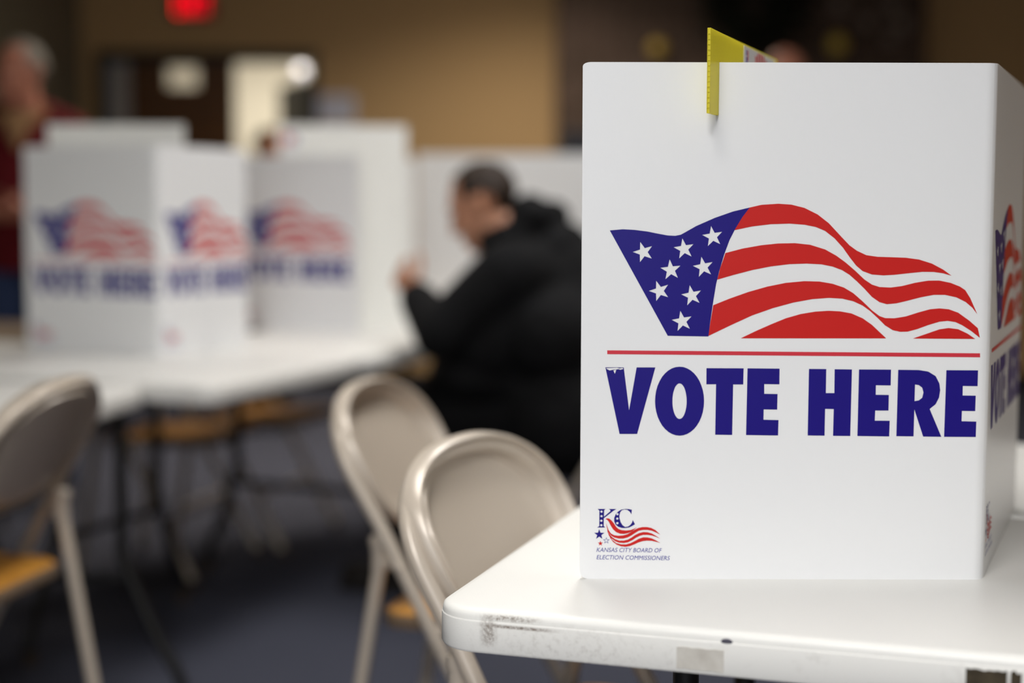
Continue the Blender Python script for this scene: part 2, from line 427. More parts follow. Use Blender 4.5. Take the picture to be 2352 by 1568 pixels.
EMBLEM = {
  'K': [(199,810),(291,810),(274,795),(273,721),(347,785),(345,798),(328,810),(415,810),(382,791),(271,702),(271,612),(290,596),(195,595),(220,612),(220,792)],
  'kd0': [(258,779),(257,774),(253,769),(247,767),(241,767),(236,769),(232,774),(230,779),(232,785),(235,789),(241,792),(247,792),(253,789),(257,785)],
  'kd1': [(259,727),(257,722),(253,717),(248,715),(242,715),(236,717),(232,722),(231,727),(232,733),(236,737),(241,739),(248,739),(253,737),(257,733)],
  'kd2': [(257,674),(256,669),(252,664),(246,662),(240,662),(234,664),(230,668),(229,674),(230,680),(234,684),(240,686),(246,686),(252,684),(255,680)],
  'kd3': [(257,622),(256,617),(252,612),(246,610),(240,610),(235,612),(231,617),(229,622),(231,628),(234,632),(240,635),(246,635),(252,632),(256,628)],
  'C': [(591,802),(556,809),(518,811),(469,803),(435,782),(407,750),(390,708),(390,669),(404,633),(436,605),(478,591),(520,590),(562,597),(597,615),(628,634),(602,683),(595,655),(576,627),(548,607),(516,602),(485,623),(464,658),(451,701),(449,736),(457,771),(476,796),(508,805),(539,801),(567,779),(585,749)],
  'cd0': [(440,750),(439,745),(435,740),(430,738),(424,738),(418,740),(414,745),(413,750),(414,756),(418,760),(423,763),(430,763),(435,760),(439,756)],
  'cd1': [(439,699),(438,694),(434,689),(429,687),(423,687),(417,689),(413,694),(412,699),(413,705),(417,709),(422,712),(429,712),(434,709),(438,705)],
  'cd2': [(440,646),(439,641),(435,636),(429,634),(423,634),(417,636),(413,641),(412,646),(413,652),(417,656),(423,659),(429,659),(435,656),(439,652)],
  'w1': [(289,692),(306,702),(331,700),(359,679),(387,644),(415,601),(443,577),(478,565),(527,561),(576,566),(618,582),(649,601),(625,577),(590,549),(548,531),(500,522),(458,525),(416,541),(380,573),(352,615),(331,658),(310,686)],
  'w2': [(298,647),(309,615),(326,566),(354,527),(389,507),(437,500),(493,504),(542,518),(583,543),(625,571),(667,591),(715,602),(764,602),(813,592),(862,567),(919,514),(870,539),(821,560),(772,569),(723,569),(674,560),(632,535),(591,506),(542,480),(493,468),(444,468),(395,480),(360,499),(332,530),(312,573),(303,615)],
  'w3': [(311,584),(330,530),(362,489),(402,460),(451,444),(500,444),(549,456),(591,481),(632,510),(674,531),(723,544),(772,542),(821,528),(870,500),(919,467),(870,489),(821,505),(772,512),(723,511),(681,499),(640,478),(598,449),(549,425),(501,417),(445,421),(403,438),(359,470),(331,502),(314,552)],
  'w4': [(332,509),(369,453),(417,414),(473,400),(529,400),(577,414),(626,439),(675,467),(724,483),(772,482),(821,471),(871,447),(920,418),(871,432),(822,443),(766,445),(717,439),(668,423),(620,400),(571,381),(522,373),(473,378),(424,396),(380,428),(346,474)],
  's1': [(220,577),(235,535),(279,534),(244,507),(257,464),(221,490),(185,464),(197,507),(162,534),(206,535)],
  's2': [(234,442),(242,421),(264,421),(246,407),(253,386),(234,399),(216,386),(223,407),(205,421),(227,421)],
  's3': [(302,485),(311,457),(340,457),(317,439),(326,411),(302,427),(278,411),(287,439),(263,456),(292,457)],
  's3i': [(302,472),(308,453),(328,453),(313,440),(318,421),(302,433),(286,421),(291,440),(275,453),(295,453)],
}
# ------------------------------------------------------------------ room
XL, XR, YB, YF, ZC = -2.72, 4.2, -3.2, 10.0, 2.9
m = MB(); m.box((XL - .3, YB - .3, -.1), (XR + .3, 13.4, 0)); o = m.build('floor', M_CARPET, smooth=False); struct(o)
m = MB(); m.box((XL - .2, YB - .2, ZC), (XR + .2, YF + .15, ZC + .1)); struct(m.build('ceiling', M_CEIL, smooth=False))
m = MB(); m.box((XL - .15, YB, 0), (XL, YF, ZC)); struct(m.build('wall_left', M_WALLOL, smooth=False))
m = MB(); m.box((XR, YB, 0), (XR + .15, YF, ZC)); struct(m.build('wall_right', M_WALLTAN, smooth=False))
DX0, DX1, DZ = -2.60, -1.25, 2.10        # door opening in the far wall
m = MB()
m.box((XL - .15, YF, 0), (DX0, YF + .15, ZC)); m.box((DX1, YF, 0), (XR + .15, YF + .15, ZC)); m.box((DX0, YF, DZ), (DX1, YF + .15, ZC))
struct(m.build('wall_far', M_WALLTAN, smooth=False))
# back wall behind the camera; its two windows are added to hold fill light
m = MB()
xs = [XL - .15]
for wx, ww in FILL_WIN: xs += [wx - ww / 2, wx + ww / 2]
xs.append(XR + .15)
for a, b in zip(xs[0::2], xs[1::2]): m.box((a, YB - .15, 0), (b, YB, ZC))
for wx, ww in FILL_WIN:
    m.box((wx - ww / 2, YB - .15, 0), (wx + ww / 2, YB, .95)); m.box((wx - ww / 2, YB - .15, 2.5), (wx + ww / 2, YB, ZC))
struct(m.build('wall_back', M_WALLW, smooth=False))
for i, (wx, ww) in enumerate(FILL_WIN):  # frame and glass built round each added fill light
    e = bpy.data.objects.new('window_%d' % (i + 1), None); COL.objects.link(e); struct(e); e.location = (wx, YB - .07, .95)
    m = MB()
    for x0, x1, z0, z1 in ((-ww / 2, -ww / 2 + .05, 0, 1.55), (ww / 2 - .05, ww / 2, 0, 1.55), (-ww / 2, ww / 2, 0, .05), (-ww / 2, ww / 2, 1.5, 1.55), (-.02, .02, 0, 1.55)):
        m.box((x0, -.04, z0), (x1, .04, z1))
    m.build('window_frame', M_DARKFRAME, e, smooth=False)
    m = MB(); m.box((-ww / 2 + .05, -.004, .05), (ww / 2 - .05, .004, 1.5)); m.build('glass_pane', M_GLASS, e, smooth=False)
m = MB()
m.box((XL, YF - .012, 0), (DX0 - .02, YF, .1)); m.box((DX1 + .02, YF - .012, 0), (XR, YF, .1))
struct(m.build('baseboard_far', M_DARKFRAME, smooth=False))
m = MB(); m.box((XL, YB, 0), (XL + .012, YF - .012, .1)); struct(m.build('baseboard_left', M_DARKFRAME, smooth=False))
# hallway beyond the door
m = MB()
m.box((-3.6, 12.9, 0), (.2, 13.0, 2.7)); m.box((-3.7, YF + .15, 0), (-3.6, 13, 2.7)); m.box((.2, YF + .15, 0), (.3, 13, 2.7))
struct(m.build('wall_hallway', M_CREAM, smooth=False))
m = MB(); m.box((-3.7, YF + .15, 2.6), (.3, 13, 2.7)); struct(m.build('ceiling_hallway', M_CEIL, smooth=False))
# door frame and one closed leaf; the other stands open into the hallway
m = MB()
m.box((DX0 - .02, YF - .03, 0), (DX0 + .03, YF + .17, DZ + .02)); m.box((DX1 - .03, YF - .03, 0), (DX1 + .02, YF + .17, DZ + .02)); m.box((DX0 + .03, YF - .03, DZ - .04), (DX1 - .03, YF + .17, DZ + .02))
struct(m.build('trim_1', M_DARKFRAME, smooth=False))
d1 = bpy.data.objects.new('door_1', None); COL.objects.link(d1); struct(d1, 'brown wooden door leaf with a small high pane'); d1.location = (-2.43, YF + .06, 0)
LW, PX0, PX1, PZ0, PZ1 = .66, .235, .43, 1.90, 2.03
m = MB()
m.box((0, 0, .01), (PX0, .045, DZ - .04)); m.box((PX1, 0, .01), (LW, .045, DZ - .04)); m.box((PX0, 0, .01), (PX1, .045, PZ0)); m.box((PX0, 0, PZ1), (PX1, .045, DZ - .04))
m.build('door_leaf', M_WOOD, d1, smooth=False)
m = MB(); m.box((PX0, .018, PZ0), (PX1, .026, PZ1)); m.build('glass_pane', M_GLASS, d1, smooth=False)
m = MB(); m.tube([(LW - .06, 0, 1.02), (LW - .06, -.05, 1.02), (LW - .17, -.05, 1.02)], .01); m.build('door_handle', mat('brushed_steel', '#8b8b8b', .35, .5, .9), d1)
d2 = bpy.data.objects.new('door_2', None); COL.objects.link(d2); struct(d2, 'open door leaf swung into the hallway'); d2.location = (DX1 - .03, YF + .17, 0); d2.rotation_euler = (0, 0, math.radians(114))
m = MB(); m.box((0, 0, .01), (LW, .045, DZ - .14)); m.build('door_leaf', M_DARKFRAME, d2, smooth=False)
# narrow frosted sidelight between frame and leaf
m = MB(); m.box((DX0 + .02, YF + .05, 0), (-2.435, YF + .09, DZ - .03)); struct(m.build('window_3', mat('frosted_sidelight_grey', '#b0aba8', .5, .4), smooth=False), 'narrow grey sidelight beside the door leaf')
# hallway lights
area('hallway_light', (-1.7, 11.6, 2.55), (1.4, .7), 50, (1.0, .94, .82))
g = thing('globe_lamp', 'glowing white round globe lamp in the bright hallway beyond the doorway', 'lamp', (-1.60, 12.0, 2.6))
m = MB(); m.ellipsoid((0, 0, -.44), (.045, .045, .045)); m.build('globe', mat('lit_globe', '#c8c6cc', .3, .3, emit=('#f2efff', .45)), g)
m = MB(); m.tube([(0, 0, 0), (0, 0, -.39)], .01); m.build('stem', M_DARKFRAME, g)
# troffers in the ceiling
tro = None
for i, (tx, ty, tp) in enumerate(TROFFERS):
    if tro is None:
        t = thing('ceiling_light', 'recessed rectangular white ceiling light in the meeting room ceiling', 'ceiling light', (0, 0, 0), 0, 'recessed ceiling lights')
        m = MB(); m.box((-.3, -.6, -.012), (-.28, .6, 0)); m.box((.28, -.6, -.012), (.3, .6, 0)); m.box((-.28, -.6, -.012), (.28, -.58, 0)); m.box((-.28, .58, -.012), (.28, .6, 0)); m.build('frame', M_WALLW, t, smooth=False)
        m = MB(); m.box((-.28, -.58, -.006), (.28, .58, 0)); m.build('diffuser', mat('lit_diffuser', '#ffffff', .5, .2, emit=('#fff2dc', 3.0)), t, smooth=False)
        tro = t
    else:
        t = copy_tree(tro)
    t.location = (tx, ty, ZC)

# brick pier on the far wall
BX0, BX1, BY = .27, 2.53, 9.72
m = MB(); m.box((BX0, BY, 0), (BX1, YF, ZC)); struct(m.build('wall_brick', M_BRICK, smooth=False), 'dark brown brick pier on the far wall')

# exit sign
s = thing('exit_sign', 'glowing red exit sign on the far wall above the doorway', 'sign', (-2.0, YF - .03, 2.425))
m = MB(); m.box((-.16, -.02, -.105), (.16, .03, .105)); m.build('housing', mat('exit_housing_black', '#0d0b0b', .5, .3), s, smooth=False)
m = MB(); m.box((-.145, -.024, -.09), (.145, -.0201, .09)); m.build('face', mat('exit_face_red', '#3a0508', .4, .3, emit=('#c01020', .22)), s, smooth=False)
m = MB()
def stroke(x0, z0, x1, z1, w):
    d = Vector((x1 - x0, 0, z1 - z0)).normalized(); n = Vector((-d.z, 0, d.x)) * w / 2
    p = [Vector((x0, 0, z0)) + n, Vector((x1, 0, z1)) + n, Vector((x1, 0, z1)) - n, Vector((x0, 0, z0)) - n]
    m.prism([(q.x, q.z) for q in p], -.029, -.0241)
W_ = .02; zt_, zb_ = .066, -.066
stroke(-.118, zb_, -.118, zt_, W_); [stroke(-.118, z, -.068, z, W_) for z in (zb_ + .01, 0, zt_ - .01)]
stroke(-.052, zb_, .006, zt_, W_); stroke(-.052, zt_, .006, zb_, W_)
stroke(.03, zb_, .03, zt_, W_)
stroke(.052, zt_ - .01, .118, zt_ - .01, W_); stroke(.085, zb_, .085, zt_ - .01, W_)
m.build('lettering', mat('exit_letters_lit', '#ff2030', .4, .2, emit=('#ff1526', 1.0)), s, smooth=False)

s.scale = (.83, 1, .86); s.location.z -= .018
# paper notice on the wall by the door
m = MB(); m.box((-.125, -.003, -.09), (.125, 0, .09)); o = m.build('paper_notice', M_PAPER, smooth=False); o.location = (-1.12, YF - .001, 1.76)
tag(o, 'pale bluish paper notice on tan wall beside the doorway', 'notice')

# dark cabinet in front of the brick
c = thing('cabinet', 'low dark cabinet standing against left end of the brick pier', 'cabinet', (.52, 9.45, 0))
m = MB(); m.box((-.24, -.24, .04), (.24, .24, 1.60)); m.box((-.22, -.2, 0), (.22, .22, .04)); m.build('body', mat('blue_black_laminate', '#14151c', .5, .4), c, smooth=False)
for sx in (-1, 1):
    m = MB(); m.box((min(0.004 * sx, sx * .232), -.258, .06), (max(.004 * sx, sx * .232), -.241, 1.58)); d = m.build('door', mat('blue_black_door', '#171821', .45, .4), c, smooth=False)
    m = MB(); m.tube([(sx * .03, -.27, .8), (sx * .03, -.27, .92)], .006); m.build('handle', M_CHAIRD, d)

# wreath of dark foliage and small yellow ornaments on the brick
leafm = mat('dark_green_foliage', '#0d130b', .6, .3, noise=(20, '#141c10', .6))
w = thing('foliage_wreath', 'large dark green foliage wreath hanging on the brick pier', 'wreath', (1.47, BY - .02, 2.42))
m = MB()
pts = [(.24 * math.cos(a), -.05, .24 * math.sin(a)) for a in [2 * math.pi * k / 28 for k in range(29)]]
m.tube(pts, .05, 8, False); m.build('ring', mat('wreath_twigs', '#1a140d', .8, .2), w)
m = MB()
for k in range(900):
    a = rnd.uniform(0, 2 * math.pi); rr = rnd.gauss(.24, .075); b = rnd.uniform(0, 2 * math.pi)
    c0 = Vector((rr * math.cos(a), -.055 + .055 * math.sin(b) - .012, rr * math.sin(a)))
    if c0.y > -.008: c0.y = -.008
    d = Vector((rnd.uniform(-1, 1), rnd.uniform(-1, .1), rnd.uniform(-1, 1))).normalized()
    n = d.cross(Vector((rnd.uniform(-1, 1), rnd.uniform(-1, 1), rnd.uniform(-1, 1)))).normalized()
    L = rnd.uniform(.05, .09)
    v = [m.bm.verts.new(q) for q in (c0, c0 + d * L * .5 + n * L * .22, c0 + d * L, c0 + d * L * .5 - n * L * .22)]
    for q in v: q.co.y = min(q.co.y, -.004)
    m.face(v)
m.build('foliage', leafm, w, smooth=False, recalc=False)
gold = mat('dull_yellow_metal', '#b89a45', .4, .5, .2)
def ornament(x, z, label, r=.055, mt=gold):
    o = thing('round_ornament', label, 'ornament', (x, BY, z), 0, 'small ornaments on the brick pier')
    m = MB(); m.ellipsoid((0, -.045, 0), (r, .035, r)); m.build('disc', mt, o)
    m = MB(); m.tube([(0, -.05, 0), (0, 0, 0)], .008); m.build('pin', M_DARKFRAME, o)
ornament(0.883, 2.113, 'small dull yellow ornament on the brick left of the dark wreath')
ornament(1.982, 2.140, 'small bright yellow ornament on the brick right of the dark wreath', .06, mat('bright_yellow_metal', '#cdb14f', .35, .5, .1))
greyst = mat('pale_grey_ceramic', '#7d7168', .6, .3)
ornament(1.995, 2.378, 'pale grey ornament high on the brick just right of the wreath', .05, greyst)
ornament(2.311, 2.372, 'pale grey ornament high near the right end of the brick', .05, greyst)
ornament(2.157, 2.275, 'pale grey ornament in the middle of the right-hand brick group', .045, greyst)
ornament(2.381, 2.264, 'pale grey ornament nearest the right corner of the brick', .05, greyst)
ornament(2.306, 2.175, 'pale grey ornament lowest in the right-hand brick group', .045, greyst)
# ------------------------------------------------------------------ voting booths
BH, BW, BT = .585, .4615, .004
def mm(p): return [(x * 1e-4, z * 1e-4) for x, z in p]
def print_meshes():
    """flag, lettering and emblem as thin ink layers in panel space (x along the panel, z up)"""
    m = MB()
    stars = [mm(FLAG[k]) for k in FLAG if k.startswith('star')]
    m.mi = 0; m.fill([mm(FLAG['canton'])] + stars)
    m.mi = 1
    for k in ('stripe1', 'stripe2', 'stripe3', 'hill1', 'hill2'): m.fill([mm(FLAG[k])])
    m.mi = 2; m.fill([mm(FLAG['rule'])])
    a = m.build('flag_print', [M_BLUE, M_RED, M_RED2], smooth=False, recalc=False)
    def letters(scratched):
        m = MB()
        m.fill([mm(LETTERS['O']), mm(LETTERS['Oi'])]); m.fill([mm(LETTERS['R']), mm(LETTERS['Ri'])])
        for k in ('V', 'T', 'E1', 'H', 'E2', 'E3'): m.fill([mm(LETTERS[k])])
        if scratched:
            m.mi = 1
            for k in ('scr1', 'scr2', 'scr3'): m.fill([mm(LETTERS[k])], -.0003)
        return m.build('lettering', [M_BLUE, M_WHITEINK], smooth=False, recalc=False)
    b, b2 = letters(False), letters(True)
    m = MB()
    m.mi = 0
    m.fill([mm(EMBLEM['K'])] + [mm(EMBLEM['kd%d' % i]) for i in range(4)])
    m.fill([mm(EMBLEM['C'])] + [mm(EMBLEM['cd%d' % i]) for i in range(3)])
    m.fill([mm(EMBLEM['s1'])])
    m.mi = 2; m.fill([mm(EMBLEM['s3']), mm(EMBLEM['s3i'])])
    m.mi = 1
    for i, k in enumerate(('w1', 'w2', 'w3', 'w4', 's2')): m.fill([mm(EMBLEM[k])], -.00004 * i)
    # two lines of slanted small capitals
    m.mi = 2
    for txt, x0, z0, x1, drop in (('KANSAS CITY BOARD OF', .0190, .0313, .0939, -.0006), ('ELECTION COMMISSIONERS', .0191, .0227, .1032, -.0010)):
        cu = bpy.data.curves.new('t', 'FONT'); cu.body = txt; cu.size = .0072; cu.shear = .22; cu.resolution_u = 3
        ob = bpy.data.objects.new('t', cu); COL.objects.link(ob)
        bpy.context.view_layer.update()
        me = bpy.data.meshes.new_from_object(ob.evaluated_get(bpy.context.evaluated_depsgraph_get()))
        xs_ = [v.co.x for v in me.vertices]; ys_ = [v.co.y for v in me.vertices]
        sx = (x1 - x0) / (max(xs_) - min(xs_)); sz = .0050 / (max(ys_) - min(ys_))
        vv = [m.bm.verts.new((x0 + (v.co.x - min(xs_)) * sx, 0, z0 + v.co.y * sz + drop * (v.co.x - min(xs_)) / (max(xs_) - min(xs_)))) for v in me.vertices]
        for p in me.polygons: m.face([vv[i] for i in p.vertices])
        bpy.data.objects.remove(ob); bpy.data.curves.remove(cu); bpy.data.meshes.remove(me)
    c = m.build('emblem', [M_BLUE, M_RED, M_BLUE2], smooth=False, recalc=False)
    return a, b, b2, c
P_FLAG, P_LET, P_LETS, P_EMB = print_meshes()
for o in (P_FLAG, P_LET, P_LETS, P_EMB): COL.objects.unlink(o)

def booth(P, label, prints=(True, True, True), scratched=False, z=.745, h=BH, group=None, thick=BT):
    """three hinged panels standing on a table along the ground line P[0..3], print facing out (right of the walking direction)"""
    P = [Vector((p[0], p[1])) for p in P]
    c = sum(P, Vector((0, 0))) / 4
    root = thing('voting_booth', label, 'voting booth', (c.x, c.y, z), 0, group)
    R = .018
    dirs = [(P[i + 1] - P[i]).normalized() for i in range(3)]
    for i in range(3):
        d = dirs[i]; n = Vector((-d.y, d.x))             # inward
        L = (P[i + 1] - P[i]).length
        path = []                                        # (along, inward) of the outer skin, with its inward normal
        def arc(j, first):
            th = math.atan2(dirs[j].x * dirs[j + 1].y - dirs[j].y * dirs[j + 1].x, dirs[j].dot(dirs[j + 1]))
            t = R * math.tan(th / 2)
            out = []
            for k in range(5):
                a = th / 2 * k / 4
                if first:                                # this panel starts at the middle of fold j
                    b = th / 2 - a
                    out.append((t - R * math.sin(b), R - R * math.cos(b), (math.sin(b), math.cos(b))))
                else:
                    out.append((L - t + R * math.sin(a), R - R * math.cos(a), (-math.sin(a), math.cos(a))))
            return out
        rr = .009
        def ends(L, at_start):
            o = []
            for k in range(5):
                a = math.radians(90 * k / 4)
                o.append((rr - rr * math.cos(a), rr - rr * math.sin(a)))
            return o
        zt, zb = [], []
        if i == 0:
            for x, dz in ends(L, True): path.append((x, 0, (0, 1))); zb.append(dz); zt.append(h - dz * .5)
        else:
            for q in arc(i - 1, True): path.append(q); zb.append(0); zt.append(h)
        nm = 6
        x0 = path[-1][0]
        tail = arc(i, False) if i < 2 else [(L - x, 0, (0, 1)) for x, dz in reversed(ends(L, False))]
        for k in range(1, nm): path.append((x0 + (tail[0][0] - x0) * k / nm, 0, (0, 1))); zb.append(0); zt.append(h)
        for k, q in enumerate(tail):
            path.append(q)
            dz = 0 if i < 2 else ends(L, False)[4 - k][1]
            zb.append(dz); zt.append(h - dz * .5)
        m = MB()
        outer, inner = [], []
        for (x, y, nn), b, t in zip(path, zb, zt):
            outer.append([(x, y, b), (x, y, t)]); inner.append([(x + nn[0] * thick, y + nn[1] * thick, b), (x + nn[0] * thick, y + nn[1] * thick, t)])
        loops = []
        for o_, q in zip(outer, inner): loops.append([o_[0], o_[1], q[1], q[0]])
        m.loft(loops, True)
        M = Matrix.Translation((P[i].x - c.x, P[i].y - c.y, 0)) @ Matrix.Rotation(math.atan2(d.y, d.x), 4, 'Z')
        pn = m.build('panel', M_BOOTH, root, M=M)
        if prints[i]:
            for src in (P_FLAG, P_LETS if (scratched and i == 0) else P_LET, P_EMB):
                q = src.copy(); COL.objects.link(q); q.parent = pn; q.location = (0, -.00035, 0)
    return root
def rot(v, deg):
    a = math.radians(deg); return Vector((v.x * math.cos(a) - v.y * math.sin(a), v.x * math.sin(a) + v.y * math.cos(a)))
def booth_path(B, d0, fold, fold2=None):
    """points of a booth whose first fold is at B; d0 = direction of the first panel, then left turns"""
    B = Vector(B); d1 = rot(d0, fold); d2 = rot(d1, fold2 or fold)
    return [B - d0 * BW, B, B + d1 * BW, B + d1 * BW + d2 * BW]

ZT = .745
booth([(.0782, 1.7656), (.5400, 1.7661), (.7145, 2.1934), (.4000, 2.531)], 'large sharp white voting booth on the nearest table with VOTE HERE and a waving flag', scratched=True)
# far booths on the second row
booth([(-1.398, 4.510), (-.975, 4.330), (-.800, 4.757), (-1.13, 5.07)], 'blurred white voting booth at far left, corner fold facing us and two flag panels', prints=(True, True, True))
booth([(-.35, 5.67), (-.80, 5.79), (-.965, 5.37), (-.51, 5.215)], 'blurred white voting booth left of the man in black, plain inside showing', prints=(True, True, True))

# ------------------------------------------------------------------ hooked sheets on the booths
def hung_sheet(name, label, cat, x0, x1, zb, zt, slot, slot_top, loc, rotz, skin, pitch=.0054, thick=.0036):
    """twin-wall sheet standing in a slot cut from below: two skins and ribs between; x along, z up"""
    root = thing(name, label, cat, loc, rotz)
    m = MB(); h2 = thick / 2; sk = .0005; dp = .0018
    xa = x0 + dp                                      # the flutes are open for a couple of millimetres at the front end
    m.prism([(xa, zb), (slot[0], zb), (slot[0], slot_top), (slot[1], slot_top), (slot[1], zb), (x1, zb), (x1, zt), (xa, zt)], -h2, h2)
    for a, b in ((-h2, -h2 + sk), (h2 - sk, h2)): m.box((x0, a, zb), (xa, b, zt))
    n = int((zt - zb) / pitch)
    for k in range(n + 1):
        z = zb + (zt - zb - .0006) * k / n
        m.box((x0, -h2 + sk, z), (xa, h2 - sk, z + .0006))
    m.build('corrugated_sheet', skin, root, smooth=False)
    return root
YA = math.radians(70.5)
ys = hung_sheet('hanging_sheet', 'yellow corrugated plastic sheet hooked over the top edge of the nearest booth', 'sheet', -.047, .36, .5265 + ZT, .618 + ZT, (-.0006, .0052), .5862 + ZT, (.2285, 1.7656, 0), YA, M_YELLOW)
# its paper label on the right-hand face, with rotated lettering and a striped oval
m = MB(); m.box((.137, -.0021, .545 + ZT), (.345, -.0018, .6165 + ZT)); lb = m.build('label', M_WHITEINK, ys, smooth=False); lb['label'] = 'white printed label'
m = MB()
for k, (x, z, hh) in enumerate([(.150, .573, .006), (.150, .582, .008), (.150, .594, .010), (.150, .606, .006), (.158, .574, .022), (.158, .600, .012)]):
    m.mi = 0 if x < .155 else 1
    m.box((x, -.0025, z + ZT), (x + (.004 if k % 2 else .006), -.0022, z + hh + ZT))
m.build('small_print', [M_BLUE2, M_RED2], lb, smooth=False)
m = MB()
for k in range(7):
    x = .192 + k * .016
    hh = .036 * math.sqrt(max(.05, 1 - ((k - 3) / 3.6) ** 2))
    m.prism([(x, .580 + ZT - hh), (x + .0085, .580 + ZT - hh), (x + .0085, .580 + ZT + min(hh, .0352)), (x, .580 + ZT + min(hh, .0352))], -.0025, -.0022)
m.build('stripe_print', M_RED, lb, smooth=False)
# white sheets standing in the two far booths
hung_sheet('hanging_sheet', 'plain white sheet standing up above the far left booth', 'sheet', -.0, .395, .45 + ZT, .648 + ZT, (.02, .026), .587 + ZT, (-1.325, 4.500, 0), math.radians(-3), M_SHEET)
ws = hung_sheet('hanging_sheet', 'white sheet with a red and blue label standing above the second far booth', 'sheet', -.03, .405, .0015 + ZT, .690 + ZT, (.012, .018), .587 + ZT, (-.76, 5.345, 0), math.radians(12), M_SHEET)
m = MB(); m.mi = 0; m.box((-.025, -.0021, .6 + ZT), (.035, -.0018, .665 + ZT)); m.mi = 1; m.box((-.012, -.0024, .628 + ZT), (.012, -.0022, .657 + ZT)); m.mi = 2; m.box((.014, -.0024, .628 + ZT), (.026, -.0022, .657 + ZT))
m.build('label', [M_WHITEINK, M_RED2, M_BLUE], ws, smooth=False)['label'] = 'white label with red and blue blocks'

# ------------------------------------------------------------------ folding tables
def make_table(label, corner, yaw, length, width, leg_top=.22, leg_flare=.30, inset=.28, z=ZT, group=None, mt=None, cat='table'):
    """origin at the near left corner of the top, x along, y across; legs at both ends"""
    mt = mt or M_TABLE
    t = thing('folding_table', label, cat, (corner[0], corner[1], 0), math.radians(yaw), group)
    prof = [(.0125, 0.0), (.006, -.0008), (.0025, -.0035), (.0012, -.0075), (.0012, -.0115), (.0002, -.0125), (0, -.0150), (0, -.0435), (.002, -.0465), (.010, -.0465), (.014, -.030)]
    m = MB()
    loops = [[(x, y, dz) for x, y in rounded_rect(i, i, length - i, width - i, max(.052 - i, .01), 8)] for i, dz in prof]
    m.loft(loops)
    m.build('tabletop', mt, t, M=Matrix.Translation((0, 0, z)))
    for end, sx in ((inset, 1), (length - inset, -1)):
        for sy in (-1, 1):
            yc = width / 2
            m = MB()
            pts = [(end, yc + sy * leg_top, z - .031), (end, yc + sy * leg_top, .42), (end, yc + sy * (leg_top + .005), .34), (end, yc + sy * (leg_top + leg_flare * .55), .17), (end, yc + sy * leg_flare * 1.0 + sy * leg_top * .98, .07), (end, yc + sy * (leg_top + leg_flare), 0)]
            m.tube(smooth_path(pts, 5), .0145, 10); lg = m.build('leg', M_LEG, t)
            m = MB(); m.tube([(end, yc + sy * (leg_top + leg_flare), 0), (end, yc + sy * (leg_top + leg_flare), .035)], .0175, 10); m.build('foot_cap', M_CHAIRD, lg)
        for zz in (.30, .66):
            yy = leg_top + (.03 if zz < .5 else 0)
            m = MB(); m.tube([(end, yc - yy, zz), (end, yc + yy, zz)], .011, 8); m.build('crossbar', M_LEG, t)
        m = MB(); m.tube(smooth_path([(end, yc, .655), (end + sx * .10, yc, .655), (end + sx * .34, yc, z - .04)], 4), .010, 8); m.build('brace', M_LEG, t)
    return t
U18 = (math.cos(math.radians(18)), -math.sin(math.radians(18)))
ta = make_table('white folding table nearest the camera, its scuffed corner in front', (-.0893, 1.6425), -18, 1.83, .70, .20, .12, .25, mt=M_TABLE_SCUFFED)
top = [q for q in bpy.data.objects if q.parent == ta and q.name.startswith('tabletop')][0]
top['label'] = 'white scuffed plastic top'
# scuffs, tape residue and an ink spot on the near side of the front table (table space: x along the front edge, y = 0 is the edge)
def flake(name, x0, x1, z0, z1, mt, n=9, jag=.0015, y=-.0006, seed=1, label=None):
    r = random.Random(seed)
    pts = [(x0 + (x1 - x0) * k / n, z0 + r.uniform(-jag, jag)) for k in range(n + 1)] + [(x1 - (x1 - x0) * k / n, z1 + r.uniform(-jag, jag)) for k in range(n + 1)]
    m = MB(); m.prism(pts, y, .0004); o = m.build(name, mt, top, smooth=False)
    if label: o['label'] = label
flake('tape_residue', .2706, .319, -.0420, -.0195, M_TAPE, jag=.0004, label='square of grey tape residue')
flake('residue_patch', .5530, .5910, -.0430, -.0155, M_TAPED, seed=3, jag=.0012, label='dark brown residue patch')
flake('residue_patch', .5940, .6040, -.0300, -.0150, M_TAPED, seed=4, jag=.0018, label='small dark residue fleck')
m = MB(); m.ellipsoid((.3215, .0012, -.0105), (.0060, .0012, .0032)); m.build('ink_spot', M_INKSPOT, top)
# neighbours
make_table('white folding table set behind the nearest table', (-.0893 + .312 * .708, 1.6425 + .951 * .708), -18, 1.83, .70, .20, .12, group=None)
make_table('white folding table at left under the blurred flag booths', (-.70 - 1.83 * .927, 3.645 + 1.83 * .375), -22, 1.83, .76, .22, .12, .58)
make_table('white folding table running away behind the blurred flag booths, man in black at it', (-.408, 4.372), 68, 1.75, .76, .22, .12)
make_table('white folding table at the left edge in front of the blurred booths', (-.862 - .122 * 1.83, 3.68 - .9925 * 1.83), 83, 1.83, .76, .35, .14, .10)
make_table('low grey-brown table between the far left booth and the man in red', (-2.65, 5.24), -12, 1.0, .50, .15, .10, mt=mat('grey_brown_laminate', '#7a6a58', .5, .4))
make_table('white folding table behind the man in black, plain white screen on it', (-.42, 6.44), -8, 1.22, .76, .22, .12)
sc = booth([(-.40, 6.58), (.36, 6.52), (.52, 6.9), (.44, 7.03)], 'wide plain white screen behind the head of the man in black', prints=(False, False, False), h=.632)
sc.name = 'privacy_screen'; sc['category'] = 'screen'
